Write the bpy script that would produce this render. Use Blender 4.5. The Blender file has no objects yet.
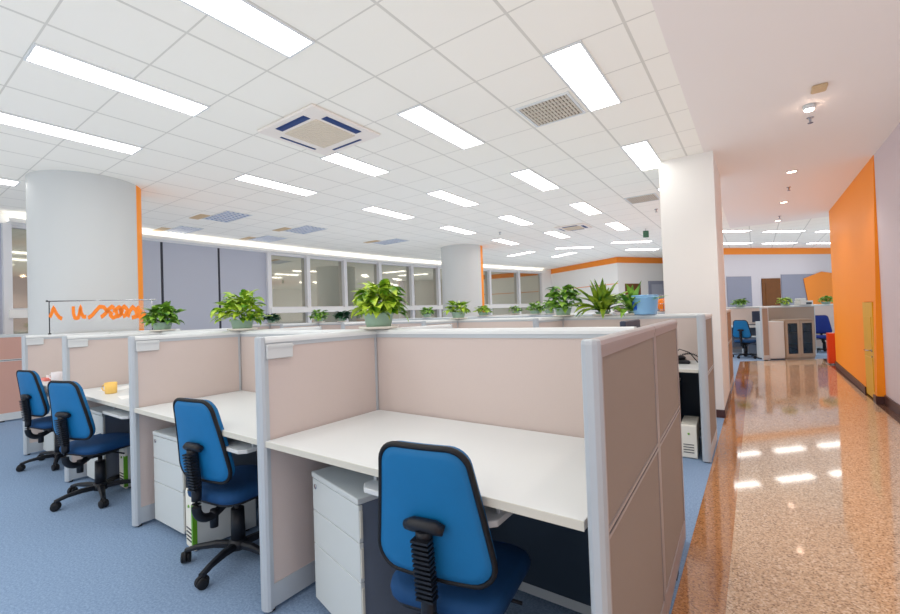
import bpy, math, random
from mathutils import Vector, Matrix, Euler
random.seed(7)
PI = math.pi
S = bpy.context.scene
COL = S.collection

# ------------------------------------------------------------------ materials
MATS = {}
def lin(c):
    c = c / 255.0
    return c / 12.92 if c <= 0.04045 else ((c + 0.055) / 1.055) ** 2.4
def rgb(r, g, b):
    return (lin(r), lin(g), lin(b), 1.0)
def newmat(name):
    m = bpy.data.materials.new(name); m.use_nodes = True
    nt = m.node_tree; b = nt.nodes['Principled BSDF']
    MATS[name] = m
    return m, nt, b
def mat(name, col, rough=0.5, metal=0.0, spec=0.5, noise=0.0, nscale=40.0, bump=0.0, bscale=200.0, coat=0.0):
    m, nt, b = newmat(name)
    b.inputs['Base Color'].default_value = rgb(*col)
    b.inputs['Roughness'].default_value = rough
    b.inputs['Metallic'].default_value = metal
    b.inputs['Specular IOR Level'].default_value = spec
    b.inputs['Coat Weight'].default_value = coat
    tc = nt.nodes.new('ShaderNodeTexCoord')
    if noise:
        n = nt.nodes.new('ShaderNodeTexNoise'); n.inputs['Scale'].default_value = nscale
        n.inputs['Detail'].default_value = 3
        r = nt.nodes.new('ShaderNodeMix'); r.data_type = 'RGBA'
        nt.links.new(tc.outputs['Object'], n.inputs['Vector'])
        c = rgb(*col)
        r.inputs['A'].default_value = tuple(v * (1 - noise) for v in c[:3]) + (1,)
        r.inputs['B'].default_value = tuple(min(1, v * (1 + noise)) for v in c[:3]) + (1,)
        nt.links.new(n.outputs['Fac'], r.inputs['Factor'])
        nt.links.new(r.outputs['Result'], b.inputs['Base Color'])
    if bump:
        n = nt.nodes.new('ShaderNodeTexNoise'); n.inputs['Scale'].default_value = bscale
        bp = nt.nodes.new('ShaderNodeBump'); bp.inputs['Strength'].default_value = bump
        bp.inputs['Distance'].default_value = 0.002
        nt.links.new(tc.outputs['Object'], n.inputs['Vector'])
        nt.links.new(n.outputs['Fac'], bp.inputs['Height'])
        nt.links.new(bp.outputs['Normal'], b.inputs['Normal'])
    return m
def emis(name, col, strength):
    m, nt, b = newmat(name)
    b.inputs['Base Color'].default_value = rgb(*col)
    b.inputs['Emission Color'].default_value = rgb(*col)
    b.inputs['Emission Strength'].default_value = strength
    return m

mat('wall_white', (238, 237, 234), 0.6, bump=0.05)
mat('wall_lavender', (214, 205, 212), 0.55, bump=0.05)
mat('wall_grey', (206, 203, 210), 0.6)
mat('gypsum', (236, 229, 224), 0.6, bump=0.03)
mat('orange', (255, 150, 8), 0.5, bump=0.03)
mat('orange_band', (240, 140, 40), 0.5)
mat('baseboard', (78, 48, 46), 0.35)
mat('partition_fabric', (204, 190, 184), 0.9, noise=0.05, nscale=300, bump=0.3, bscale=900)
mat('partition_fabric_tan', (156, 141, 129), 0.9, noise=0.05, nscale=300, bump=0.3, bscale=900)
mat('partition_fabric_pink', (205, 160, 146), 0.9, noise=0.05, nscale=300, bump=0.3, bscale=900)
mat('frame_grey', (186, 193, 199), 0.35, metal=0.15)
mat('cap_white', (220, 224, 225), 0.4)
mat('frame_warm', (170, 162, 162), 0.35, metal=0.25)
mat('plate_white', (206, 210, 211), 0.45)
mat('desk_white', (222, 227, 228), 0.38, coat=0.15)
mat('desk_edge', (205, 203, 192), 0.5)
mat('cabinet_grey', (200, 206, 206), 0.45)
mat('cabinet_side', (108, 118, 134), 0.45)  # darker than cabinet_grey: shadow on the pedestal sides put into the colour
mat('seat_fabric_shaded', (10, 64, 112), 0.8, noise=0.12, nscale=30, bump=0.2, bscale=700)  # darker than the backrest blue, with the desk's shade put into the colour
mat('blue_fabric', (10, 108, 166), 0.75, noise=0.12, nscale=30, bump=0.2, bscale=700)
mat('blue_shell', (6, 108, 166), 0.55, noise=0.06, nscale=20, bump=0.1, bscale=600)
mat('navy_fabric', (20, 44, 120), 0.85, noise=0.12, nscale=30)
mat('black_plastic', (18, 22, 30), 0.45)
mat('dark_rubber', (12, 14, 20), 0.6)
mat('chrome', (200, 200, 205), 0.15, metal=1.0)
mat('pot_green', (150, 178, 160), 0.45, noise=0.08, nscale=10)
mat('saucer_white', (225, 220, 208), 0.4)
mat('soil', (50, 38, 28), 0.9, noise=0.3)
mat('column_paint', (203, 206, 206), 0.5, bump=0.03)
mat('blind_grey', (184, 188, 200), 0.55)
mat('alu', (226, 226, 228), 0.4)
mat('door_brown', (112, 66, 22), 0.45, noise=0.25, nscale=6)
mat('door_yellow', (228, 176, 26), 0.4, noise=0.06, nscale=6)
mat('slate', (142, 146, 164), 0.6)
mat('slate_light', (170, 174, 188), 0.6)
mat('paper', (240, 240, 238), 0.7)
mat('yellow_cup', (250, 205, 110), 0.3)
mat('white_cup', (235, 228, 230), 0.3)
mat('pink', (235, 130, 120), 0.5)
mat('bucket_blue', (140, 192, 236), 0.25)
mat('bucket_band', (20, 90, 210), 0.3)
mat('tower_white', (232, 230, 218), 0.4)
mat('tower_green', (96, 160, 30), 0.4)
mat('beige_grille', (222, 210, 192), 0.6)
mat('cassette_white', (238, 230, 222), 0.45)
mat('louver_navy', (40, 66, 120), 0.5)
mat('vent_blue', (226, 232, 240), 0.35, metal=0.3)
mat('vent_dark', (110, 140, 190), 0.5)
mat('tan_plate', (206, 178, 140), 0.6)
mat('grille_slat', (206, 198, 184), 0.6)
mat('grille_dark', (120, 110, 95), 0.8)
mat('red_box', (214, 66, 20), 0.4)
mat('steel_warm', (170, 150, 132), 0.4, metal=0.3)
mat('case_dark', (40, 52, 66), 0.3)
mat('monitor_dark', (52, 62, 84), 0.4)
mat('orange_ribbon', (250, 132, 20), 0.45)
mat('green_sign', (60, 110, 90), 0.4)
mat('cream_plastic', (228, 214, 170), 0.4)
mat('seam_dark', (60, 62, 70), 0.7)
emis('tube_light', (255, 252, 246), 6.6)
emis('cove', (255, 252, 246), 4.0)
emis('spot_light', (255, 226, 200), 60.0)
emis('downlight', (255, 214, 190), 14.0)

# granite
def granite(name, base, dark, light, warm, rough):
    m, nt, b = newmat(name)
    tc = nt.nodes.new('ShaderNodeTexCoord')
    v = nt.nodes.new('ShaderNodeTexVoronoi'); v.inputs['Scale'].default_value = 150
    nz = nt.nodes.new('ShaderNodeTexNoise'); nz.inputs['Scale'].default_value = 90; nz.inputs['Detail'].default_value = 4
    big = nt.nodes.new('ShaderNodeTexNoise'); big.inputs['Scale'].default_value = 1.3
    sep = nt.nodes.new('ShaderNodeSeparateColor')
    r1 = nt.nodes.new('ShaderNodeValToRGB')
    r1.color_ramp.elements[0].position = 0.0; r1.color_ramp.elements[0].color = rgb(*dark)
    r1.color_ramp.elements[1].position = 0.32; r1.color_ramp.elements[1].color = rgb(*base)
    e = r1.color_ramp.elements.new(0.72); e.color = rgb(*base)
    e = r1.color_ramp.elements.new(0.95); e.color = rgb(*light)
    for o in (v, nz, big): nt.links.new(tc.outputs['Object'], o.inputs['Vector'])
    nt.links.new(v.outputs['Color'], sep.inputs['Color'])
    nt.links.new(sep.outputs['Red'], r1.inputs['Fac'])
    r2 = nt.nodes.new('ShaderNodeValToRGB')
    r2.color_ramp.elements[0].position = 0.33; r2.color_ramp.elements[0].color = rgb(*dark)
    r2.color_ramp.elements[1].position = 0.45; r2.color_ramp.elements[1].color = (1, 1, 1, 1)
    nt.links.new(nz.outputs['Fac'], r2.inputs['Fac'])
    mx = nt.nodes.new('ShaderNodeMix'); mx.data_type = 'RGBA'; mx.blend_type = 'MULTIPLY'; mx.inputs['Factor'].default_value = 0.75
    nt.links.new(r1.outputs['Color'], mx.inputs['A']); nt.links.new(r2.outputs['Color'], mx.inputs['B'])
    mx2 = nt.nodes.new('ShaderNodeMix'); mx2.data_type = 'RGBA'
    mx2.inputs['B'].default_value = rgb(*warm)
    ma = nt.nodes.new('ShaderNodeMath'); ma.operation = 'MULTIPLY'; ma.inputs[1].default_value = 0.3
    nt.links.new(big.outputs['Fac'], ma.inputs[0]); nt.links.new(ma.outputs[0], mx2.inputs['Factor'])
    nt.links.new(mx.outputs['Result'], mx2.inputs['A'])
    nt.links.new(mx2.outputs['Result'], b.inputs['Base Color'])
    b.inputs['Roughness'].default_value = rough
    b.inputs['Specular IOR Level'].default_value = 0.9
granite('granite', (202, 172, 142), (118, 94, 76), (226, 204, 180), (204, 166, 126), 0.055)
granite('granite_band', (172, 120, 74), (110, 76, 54), (192, 140, 102), (186, 124, 76), 0.06)
granite('granite_dark', (110, 78, 62), (60, 40, 34), (130, 96, 78), (112, 74, 56), 0.12)

# carpet
def carpet():
    m, nt, b = newmat('carpet')
    tc = nt.nodes.new('ShaderNodeTexCoord')
    n = nt.nodes.new('ShaderNodeTexNoise'); n.inputs['Scale'].default_value = 90; n.inputs['Detail'].default_value = 6; n.inputs['Roughness'].default_value = 0.8
    r = nt.nodes.new('ShaderNodeValToRGB')
    r.color_ramp.elements[0].position = 0.3; r.color_ramp.elements[0].color = rgb(90, 116, 150)
    r.color_ramp.elements[1].position = 0.7; r.color_ramp.elements[1].color = rgb(150, 174, 202)
    nt.links.new(tc.outputs['Object'], n.inputs['Vector']); nt.links.new(n.outputs['Fac'], r.inputs['Fac'])
    nt.links.new(r.outputs['Color'], b.inputs['Base Color'])
    b.inputs['Roughness'].default_value = 0.95
    bp = nt.nodes.new('ShaderNodeBump'); bp.inputs['Strength'].default_value = 0.4; bp.inputs['Distance'].default_value = 0.004
    nt.links.new(n.outputs['Fac'], bp.inputs['Height']); nt.links.new(bp.outputs['Normal'], b.inputs['Normal'])
carpet()

# tiled ceiling
GX, GY, G = -1.6765, 1.797, 0.54
def ceiling_mat():
    m, nt, b = newmat('ceiling_tiles')
    tc = nt.nodes.new('ShaderNodeTexCoord'); sp = nt.nodes.new('ShaderNodeSeparateXYZ')
    nt.links.new(tc.outputs['Object'], sp.inputs[0])
    def line(sock, off, w):
        a = nt.nodes.new('ShaderNodeMath'); a.operation = 'SUBTRACT'; a.inputs[1].default_value = off - 100 * G
        nt.links.new(sock, a.inputs[0])
        d = nt.nodes.new('ShaderNodeMath'); d.operation = 'DIVIDE'; d.inputs[1].default_value = G
        nt.links.new(a.outputs[0], d.inputs[0])
        f = nt.nodes.new('ShaderNodeMath'); f.operation = 'FRACT'; nt.links.new(d.outputs[0], f.inputs[0])
        s = nt.nodes.new('ShaderNodeMath'); s.operation = 'SUBTRACT'; s.inputs[1].default_value = 0.5; nt.links.new(f.outputs[0], s.inputs[0])
        ab = nt.nodes.new('ShaderNodeMath'); ab.operation = 'ABSOLUTE'; nt.links.new(s.outputs[0], ab.inputs[0])
        g = nt.nodes.new('ShaderNodeMath'); g.operation = 'GREATER_THAN'; g.inputs[1].default_value = 0.5 - w / G / 2; nt.links.new(ab.outputs[0], g.inputs[0])
        return g.outputs[0]
    lx = line(sp.outputs['X'], GX, 0.02); ly = line(sp.outputs['Y'], GY, 0.012)
    mx = nt.nodes.new('ShaderNodeMath'); mx.operation = 'MAXIMUM'
    nt.links.new(lx, mx.inputs[0]); nt.links.new(ly, mx.inputs[1])
    c = nt.nodes.new('ShaderNodeMix'); c.data_type = 'RGBA'
    c.inputs['A'].default_value = rgb(247, 244, 235); c.inputs['B'].default_value = rgb(216, 213, 204)
    nt.links.new(mx.outputs[0], c.inputs['Factor']); nt.links.new(c.outputs['Result'], b.inputs['Base Color'])
    b.inputs['Roughness'].default_value = 0.75
    inv = nt.nodes.new('ShaderNodeMath'); inv.operation = 'SUBTRACT'; inv.inputs[0].default_value = 1.0
    nt.links.new(mx.outputs[0], inv.inputs[1])
    n = nt.nodes.new('ShaderNodeTexNoise'); n.inputs['Scale'].default_value = 120
    nt.links.new(tc.outputs['Object'], n.inputs['Vector'])
    bp = nt.nodes.new('ShaderNodeBump'); bp.inputs['Strength'].default_value = 0.12; bp.inputs['Distance'].default_value = 0.003
    nt.links.new(n.outputs['Fac'], bp.inputs['Height']); nt.links.new(bp.outputs['Normal'], b.inputs['Normal'])
ceiling_mat()

# glass of the facade at night: dark, strongly mirroring
def night_glass():
    m, nt, b = newmat('night_glass')
    b.inputs['Base Color'].default_value = rgb(196, 194, 180)
    b.inputs['Metallic'].default_value = 0.92
    b.inputs['Roughness'].default_value = 0.04
night_glass()
def clear(name, col, rough, alpha):
    m, nt, b = newmat(name)
    b.inputs['Base Color'].default_value = rgb(*col)
    b.inputs['Roughness'].default_value = rough
    b.inputs['Alpha'].default_value = alpha
clear('acrylic', (235, 240, 245), 0.08, 0.10)
clear('cabinet_glass', (40, 60, 80), 0.06, 0.45)

def leafmat(name, c1, c2, sc=9):
    m, nt, b = newmat(name)
    tc = nt.nodes.new('ShaderNodeTexCoord'); n = nt.nodes.new('ShaderNodeTexNoise'); n.inputs['Scale'].default_value = sc
    n.inputs['Detail'].default_value = 2
    r = nt.nodes.new('ShaderNodeValToRGB')
    r.color_ramp.elements[0].position = 0.35; r.color_ramp.elements[0].color = rgb(*c1)
    r.color_ramp.elements[1].position = 0.62; r.color_ramp.elements[1].color = rgb(*c2)
    nt.links.new(tc.outputs['Object'], n.inputs['Vector']); nt.links.new(n.outputs['Fac'], r.inputs['Fac'])
    nt.links.new(r.outputs['Color'], b.inputs['Base Color'])
    b.inputs['Roughness'].default_value = 0.4
    b.inputs['Subsurface Weight'].default_value = 0.0
leafmat('leaf_bright', (74, 136, 24), (196, 222, 72), 14)
leafmat('leaf_mid', (46, 104, 30), (150, 196, 72), 14)
leafmat('leaf_dark', (16, 52, 34), (46, 96, 58), 14)
leafmat('leaf_blade', (52, 104, 24), (150, 176, 50), 8)

# ------------------------------------------------------------------ mesh builder
class MB:
    def __init__(s): s.v = []; s.f = []; s.sm = []; s.mi = []
    def add(s, vs, fs, smooth=False, mi=0):
        o = len(s.v); s.v += [tuple(v) for v in vs]
        s.f += [tuple(i + o for i in f) for f in fs]; s.sm += [smooth] * len(fs); s.mi += [mi] * len(fs)
    def box(s, x0, x1, y0, y1, z0, z1, M=None, c=0.0, mi=0):
        if c <= 0:
            vs = [(x, y, z) for z in (z0, z1) for y in (y0, y1) for x in (x0, x1)]
            fs = [(0, 2, 3, 1), (4, 5, 7, 6), (0, 1, 5, 4), (2, 6, 7, 3), (0, 4, 6, 2), (1, 3, 7, 5)]
            if M: vs = [M @ Vector(v) for v in vs]
            s.add(vs, fs, mi=mi)
        else:
            c = min(c, (x1 - x0) / 2.01, (y1 - y0) / 2.01, (z1 - z0) / 2.01)
            rings = []
            for z, i in ((z0, c), (z0 + c, 0), (z1 - c, 0), (z1, c)):
                a0, a1, b0, b1 = x0 + i, x1 - i, y0 + i, y1 - i
                k = c if i == 0 else c * .6
                rings.append([(a0 + k, b0, z), (a1 - k, b0, z), (a1, b0 + k, z), (a1, b1 - k, z), (a1 - k, b1, z), (a0 + k, b1, z), (a0, b1 - k, z), (a0, b0 + k, z)])
            s.loft(rings, M=M, smooth=False, mi=mi)
    def loft(s, rings, closed=True, caps=True, M=None, smooth=True, mi=0):
        n = len(rings[0]); vs = [p for r in rings for p in r]; fs = []
        if M: vs = [M @ Vector(v) for v in vs]
        for k in range(len(rings) - 1):
            for i in range(n if closed else n - 1):
                j = (i + 1) % n
                fs.append((k * n + i, k * n + j, (k + 1) * n + j, (k + 1) * n + i))
        s.add(vs, fs, smooth, mi)
        if caps:
            s.add(rings[0] if not M else [M @ Vector(v) for v in rings[0]], [tuple(reversed(range(n)))], False, mi)
            s.add(rings[-1] if not M else [M @ Vector(v) for v in rings[-1]], [tuple(range(n))], False, mi)
    def lathe(s, prof, c=(0, 0, 0), n=24, M=None, caps=True, smooth=True, mi=0):
        rings = [[(c[0] + r * math.cos(2 * PI * i / n), c[1] + r * math.sin(2 * PI * i / n), c[2] + z) for i in range(n)] for r, z in prof]
        s.loft(rings, M=M, caps=caps, smooth=smooth, mi=mi)
    def tube(s, pts, r, n=8, caps=True, mi=0, flat=1.0):
        pts = [Vector(p) for p in pts]; rings = []
        rr = r if isinstance(r, (list, tuple)) else [r] * len(pts)
        up = Vector((0, 0, 1))
        for i, p in enumerate(pts):
            t = (pts[min(i + 1, len(pts) - 1)] - pts[max(i - 1, 0)]).normalized()
            a = t.cross(up)
            if a.length < 0.05: a = t.cross(Vector((0, 1, 0)))
            a.normalize(); b = a.cross(t).normalized()
            rings.append([p + rr[i] * (math.cos(2 * PI * k / n) * a + flat * math.sin(2 * PI * k / n) * b) for k in range(n)])
        s.loft(rings, caps=caps, mi=mi)
    def prism(s, poly, z0, z1, M=None, mi=0):
        s.loft([[(x, y, z0) for x, y in poly], [(x, y, z1) for x, y in poly]], M=M, smooth=False, mi=mi)
    def build(s, name, m, parent=None, kind=None, bevel=0, subsurf=0):
        me = bpy.data.meshes.new(name); me.from_pydata(s.v, [], s.f)
        for mm in (m if isinstance(m, (list, tuple)) else [m]): me.materials.append(MATS[mm])
        for p, k, i in zip(me.polygons, s.sm, s.mi): p.use_smooth = k; p.material_index = i
        me.validate(); me.update()
        # make normals consistent
        import bmesh
        bm = bmesh.new(); bm.from_mesh(me)
        bmesh.ops.remove_doubles(bm, verts=bm.verts, dist=1e-5)
        if not getattr(s, 'open', False): bmesh.ops.recalc_face_normals(bm, faces=bm.faces)
        bm.to_mesh(me); bm.free()
        o = bpy.data.objects.new(name, me); COL.objects.link(o)
        if parent: o.parent = parent
        if kind: o['kind'] = kind
        if bevel:
            b = o.modifiers.new('bevel', 'BEVEL'); b.width = bevel; b.segments = 2; b.limit_method = 'ANGLE'
        if subsurf:
            b = o.modifiers.new('sub', 'SUBSURF'); b.levels = subsurf; b.render_levels = subsurf
        return o
def bx(*a, **k):
    m = MB(); m.box(*a, **k); return m
def thing(name, label, cat, loc=(0, 0, 0), rz=0.0, group=None):
    o = bpy.data.objects.new(name, None); COL.objects.link(o)
    o.empty_display_size = 0.1
    o.location = loc; o.rotation_euler = (0, 0, rz); o['label'] = label; o['category'] = cat
    if group: o['group'] = group
    return o
def tag(o, label, cat, group=None):
    o['label'] = label; o['category'] = cat
    if group: o['group'] = group
    return o
def dup(root, loc, rz, label):
    r = root.copy(); COL.objects.link(r); r.location = loc; r.rotation_euler = (0, 0, rz); r['label'] = label
    for ch in list(root.children):
        c = ch.copy(); COL.objects.link(c); c.parent = r
        for g in list(ch.children):
            d = g.copy(); COL.objects.link(d); d.parent = c
    return r
def rail_between(mb, p0, p1, w, z0, z1, side=0.0, mi=0):
    """box running from p0 to p1 (xy), width w centred + side offset"""
    p0 = Vector((p0[0], p0[1], 0)); p1 = Vector((p1[0], p1[1], 0)); d = (p1 - p0); L = d.length; a = math.atan2(d.y, d.x)
    M = Matrix.Translation(p0) @ Matrix.Rotation(a, 4, 'Z')
    mb.box(0, L, side - w / 2, side + w / 2, z0, z1, M=M, mi=mi)

H = 3.064
# rotated zone at the far end of the building (36 degrees)
CA, SA = math.cos(math.radians(36)), math.sin(math.radians(36))
def D(s, d): return (CA * s - SA * d, SA * s + CA * d)
RZ = math.radians(36)

# ------------------------------------------------------------------ shell
def struct(mb, name, m, parent=None, **k):
    return mb.build(name, m, parent, kind='structure' if parent is None else None, **k)
struct(bx(-10.5, 7, -4, 24, -0.1, 0.0), 'floor', 'carpet')
def poly_slab(x0, x1, name, m, top=0.004):
    f = lambda x: (9.75 + SA * x) / CA
    mb = MB(); mb.prism([(x0, -4), (x1, -4), (x1, f(x1)), (x0, f(x0))], 0.0, top); struct(mb, name, m)
poly_slab(-0.15, 1.15, 'floor_granite', 'granite')
poly_slab(-0.335, -0.15, 'trim_1', 'granite_band')
poly_slab(1.15, 1.24, 'trim_2', 'granite_dark')
# fine seams in the band and granite
struct(bx(-10.5, -0.425, -4, 24, H, H + 0.1), 'ceiling', 'ceiling_tiles')
mb = MB(); mb.box(-0.425, 1.3, -4, 12.2, H - 0.002, H + 0.1); struct(mb, 'ceiling_gypsum', 'gypsum')
mb = MB(); mb.box(-0.425, 7, 12.2, 24, H, H + 0.1); mb.box(1.3, 7, -4, 12.2, H, H + .1); struct(mb, 'ceiling_far', 'ceiling_tiles')

struct(bx(1.24, 1.5, -4, 7.47, 0, H), 'wall_right', 'wall_lavender')
# orange wall with a low service door recess
mb = MB()
y0, y1 = 7.47, 11.5
dy0, dy1, dz0, dz1 = 7.62, 8.22, 0.0, 1.262
for (a, b, c, d) in ((y0, dy0, 0, H), (dy1, y1, 0, H), (dy0, dy1, dz1, H)):
    # face leans slightly: at the floor it stands 8 cm proud of the lavender wall
    def fx(y, z): return 1.235 - 0.075 * (1 - z / H) * (11.5 - y) / 4.03
    vs = [(fx(a, c), a, c), (fx(b, c), b, c), (fx(b, d), b, d), (fx(a, d), a, d), (1.5, a, c), (1.5, b, c), (1.5, b, d), (1.5, a, d)]
    mb.add(vs, [(0, 1, 2, 3), (4, 7, 6, 5), (0, 4, 5, 1), (3, 2, 6, 7), (0, 3, 7, 4), (1, 5, 6, 2)])
mb.box(1.30, 1.5, dy0, dy1, dz0, dz1)
struct(mb, 'wall_orange', 'orange')
d1 = thing('door_1', '', ''); del d1['label'], d1['category']; d1['kind'] = 'structure'; d1.location = (1.178, (dy0 + dy1) / 2, 0.02)
mb = MB(); mb.box(0, .04, -.295, .295, 0, 1.235)
mb.box(-.006, 0, -.22, .22, .62, 1.05); mb.box(-.006, 0, -.22, .22, .1, .52)
mb.build('door_leaf', 'door_yellow', d1, bevel=.002)
mb = MB(); mb.tube([(-.006, -.2, .62), (-.05, -.2, .62), (-.055, -.09, .62)], .008); mb.lathe([(.02, 0), (.02, .008)], n=16, M=Matrix.Translation((0, -.2, .62)) @ Matrix.Rotation(-PI / 2, 4, 'Y'))
mb.lathe([(.012, 0), (.012, .01)], n=12, M=Matrix.Translation((0, -.2, .54)) @ Matrix.Rotation(-PI / 2, 4, 'Y'))
mb.build('door_handle', 'chrome', d1)
struct(bx(1.225, 1.24, -4, 7.47, 0, 0.12), 'baseboard_right', 'baseboard')
mb = MB(); mb.box(1.148, 1.17, 7.47, dy0, 0, 0.10); mb.prism([(1.162, dy1), (1.222, 11.5), (1.24, 11.5), (1.24, dy1)], 0, .10); mb.box(1.148, 1.24, 7.46, 7.47, 0, .10); struct(mb, 'baseboard_orange', 'baseboard')
struct(bx(1.5, 7, 11.3, 11.5, 0, H), 'wall_recess', 'wall_white')

# square white column
struct(bx(-0.90, -0.335, 5.9, 7.2, 0, H), 'wall_column', 'wall_white')
mb = MB(); mb.box(-0.91, -0.325, 5.89, 5.9, 0, .09); mb.box(-0.335, -0.325, 5.9, 7.21, 0, .09); mb.box(-.91, -.325, 7.2, 7.21, 0, .09); mb.box(-.91, -.90, 5.9, 7.2, 0, .09)
struct(mb, 'baseboard_column', 'baseboard')
# two round columns with a painted orange side
def round_column(name, cx, cy, r, a0, a1):
    mb = MB(); n = 96; ring = [(cx + r * math.cos(2 * PI * i / n), cy + r * math.sin(2 * PI * i / n)) for i in range(n)]
    vs = [(x, y, 0) for x, y in ring] + [(x, y, H) for x, y in ring]
    for i in range(n):
        a = (i + .5) * 360 / n; j = (i + 1) % n
        mb.add([vs[i], vs[j], vs[n + j], vs[n + i]], [(0, 1, 2, 3)], True, 1 if ((a - a0) % 360) < ((a1 - a0) % 360) else 0)
    o = struct(mb, name, ['column_paint', 'orange'])
    return o
# ------------------------------------------------------------------ facade
def F(y): return -9.5 + .0135 * (y - 5) ** 2
cols = [(-4.0, 'panel'), (-2.3, 'window'), (-1.1, 'window'), (0.1, 'panel'), (1.5, 'window'), (2.66, 'panel'), (3.73, 'panel'), (4.87, 'panel'), (6.04, 'window'),
        (7.13, 'window'), (8.31, 'window'), (9.57, 'window'), (10.87, 'window'), (12.05, 'window'), (13.3, 'window'), (14.59, 'window'), (16.18, 'window'), (17.5, 'end'), (18.1, '')]
wn = 0
ledge = MB(); low = MB(); head = MB()
for (ya, kind), (yb, _) in zip(cols[:-1], cols[1:]):
    p0, p1 = (F(ya), ya), (F(yb), yb)
    v = Vector((p1[0] - p0[0], p1[1] - p0[1], 0)); L = v.length; a = math.atan2(v.y, v.x)
    rail_between(head, p0, p1, .24, 2.90, H, side=.0)
    # local frame: x along the facade, -y towards the room
    if kind == 'end':
        rail_between(low, p0, p1, .3, 0, 2.9, side=.05)
        continue
    if kind == 'window' and ya > 1:
        rail_between(ledge, p0, p1, .26, 1.45, 1.575, side=-.05)
        rail_between(low, p0, p1, .16, 0, 1.12)
    elif kind == 'window':
        rail_between(low, p0, p1, .16, 0, 1.575)
    if kind == 'panel':
        wn2 = thing('trim_panel', '', ''); del wn2['label'], wn2['category']; wn2['kind'] = 'structure'
        wn2.name = 'wall_left_panel'
        wn2.location = (p0[0], p0[1], 0); wn2.rotation_euler = (0, 0, a)
        bx(.025, L - .025, -.04, .03, 0.15, 2.90).build('panel_face', 'blind_grey', wn2)
        bx(-.005, .025, -.03, .03, 0.0, 2.90).build('panel_joint', 'seam_dark', wn2)
        bx(0, L, -.035, .04, 0.0, .15).build('panel_base', 'seam_dark', wn2)
        continue
    wn += 1
    w = thing('window_%d' % wn, '', ''); del w['label'], w['category']; w['kind'] = 'structure'
    w.location = (p0[0], p0[1], 0); w.rotation_euler = (0, 0, a)
    mb = MB(); mb.box(-.05, .05, -.12, .04, 0, 2.9); mb.box(L - .02, L - .012, -.06, .04, 1.575, 2.9)
    mb.box(.05, L - .02, -.06, .04, 2.86, 2.9); mb.box(.05, L - .02, -.06, .04, 1.575, 1.605)
    mb.build('window_frame', 'alu', w)
    bx(.05, L - .0, .005, .015, 1.6, 2.87).build('window_pane', 'night_glass', w)
    if ya > 1: bx(.05, L - .0, .005, .015, 1.12, 1.45).build('lower_pane', 'night_glass', w)
mb = head; struct(mb, 'wall_left_head', 'wall_white')
cv = thing('cove_light', 'slim strip light in the shelf running above all the dark windows', 'strip light', (0, 0, 0))
cs = MB(); ce = MB(); ys_ = [1.5 + .8 * k for k in range(21)]
for ya, yb in zip(ys_[:-1], ys_[1:]):
    rail_between(cs, (F(ya) + .20, ya), (F(yb) + .20, yb), .18, 2.905, 2.925); rail_between(cs, (F(ya) + .285, ya), (F(yb) + .285, yb), .012, 2.925, 2.965)
    rail_between(ce, (F(ya) + .20, ya), (F(yb) + .20, yb), .05, 2.926, 2.945)
cs.build('shelf', 'wall_white', cv); ce.build('light_strip', 'cove', cv)
struct(ledge, 'trim_ledge', 'wall_white')
struct(low, 'wall_left', 'wall_white')

# far walls: white wall with orange frieze, and the wall behind the far office
def wall_line(name, m, pts, z0, z1, th=.2):
    mb = MB()
    for p, q in zip(pts[:-1], pts[1:]): rail_between(mb, p, q, th, z0, z1, side=th / 2)
    return struct(mb, name, m)
def away(p, q, off):   # offset towards the camera
    d = Vector((q[0] - p[0], q[1] - p[1])).normalized(); n = Vector((-d.y, d.x))
    return (p[0] - n.x * off, p[1] - n.y * off), (q[0] - n.x * off, q[1] - n.y * off)
W1 = [(-7.18, 18.1), (-3.83, 15.82), (-2.65, 17.68), (-1.9, 18.9)]
wall_line('wall_far_left', 'wall_white', W1, 0, H)
mb = MB(); mb2 = MB()
for p, q in zip(W1[:-1], W1[1:]):
    a, b = away(p, q, .012); rail_between(mb, a, b, .024, 2.86, H - .005)
a, b = away(W1[0], W1[1], .006); rail_between(mb2, a, b, .012, 2.13, 2.15)
struct(mb, 'trim_3', 'orange_band'); struct(mb2, 'trim_4', 'orange_band')
W2 = [D(7.25, 13.3), D(13.4, 14.6)]
wall_line('wall_back', 'wall_grey', W2, 0, H)
wall_line('wall_back_return', 'wall_white', [D(9.82, 18.0), D(7.25, 13.3)], 0, H)
a, b = away(W2[0], W2[1], .012); mb = MB(); rail_between(mb, a, b, .024, 2.86, H - .005); struct(mb, 'trim_5', 'orange_band')
struct(bx(4.2, 4.4, 11.5, 21, 0, H), 'wall_far_right', 'wall_white')
def on_wall2(s0, s1, off=0.0):
    f = lambda s: 13.3 + (s - 7.25) * (1.3 / 6.15)
    a, b = away(D(s0, f(s0)), D(s1, f(s1)), off); return a, b
def wall_patch(name, m, a, b, z0, z1, th=.02):
    mb = MB(); rail_between(mb, a, b, th, z0, z1); return struct(mb, name, m)
a, b = on_wall2(9.05, 9.95, .011); wall_patch('trim_6', 'slate', a, b, .1, 2.16)
a, b = on_wall2(11.1, 13.2, .011); wall_patch('trim_8', 'slate', a, b, .1, 2.20)
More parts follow.
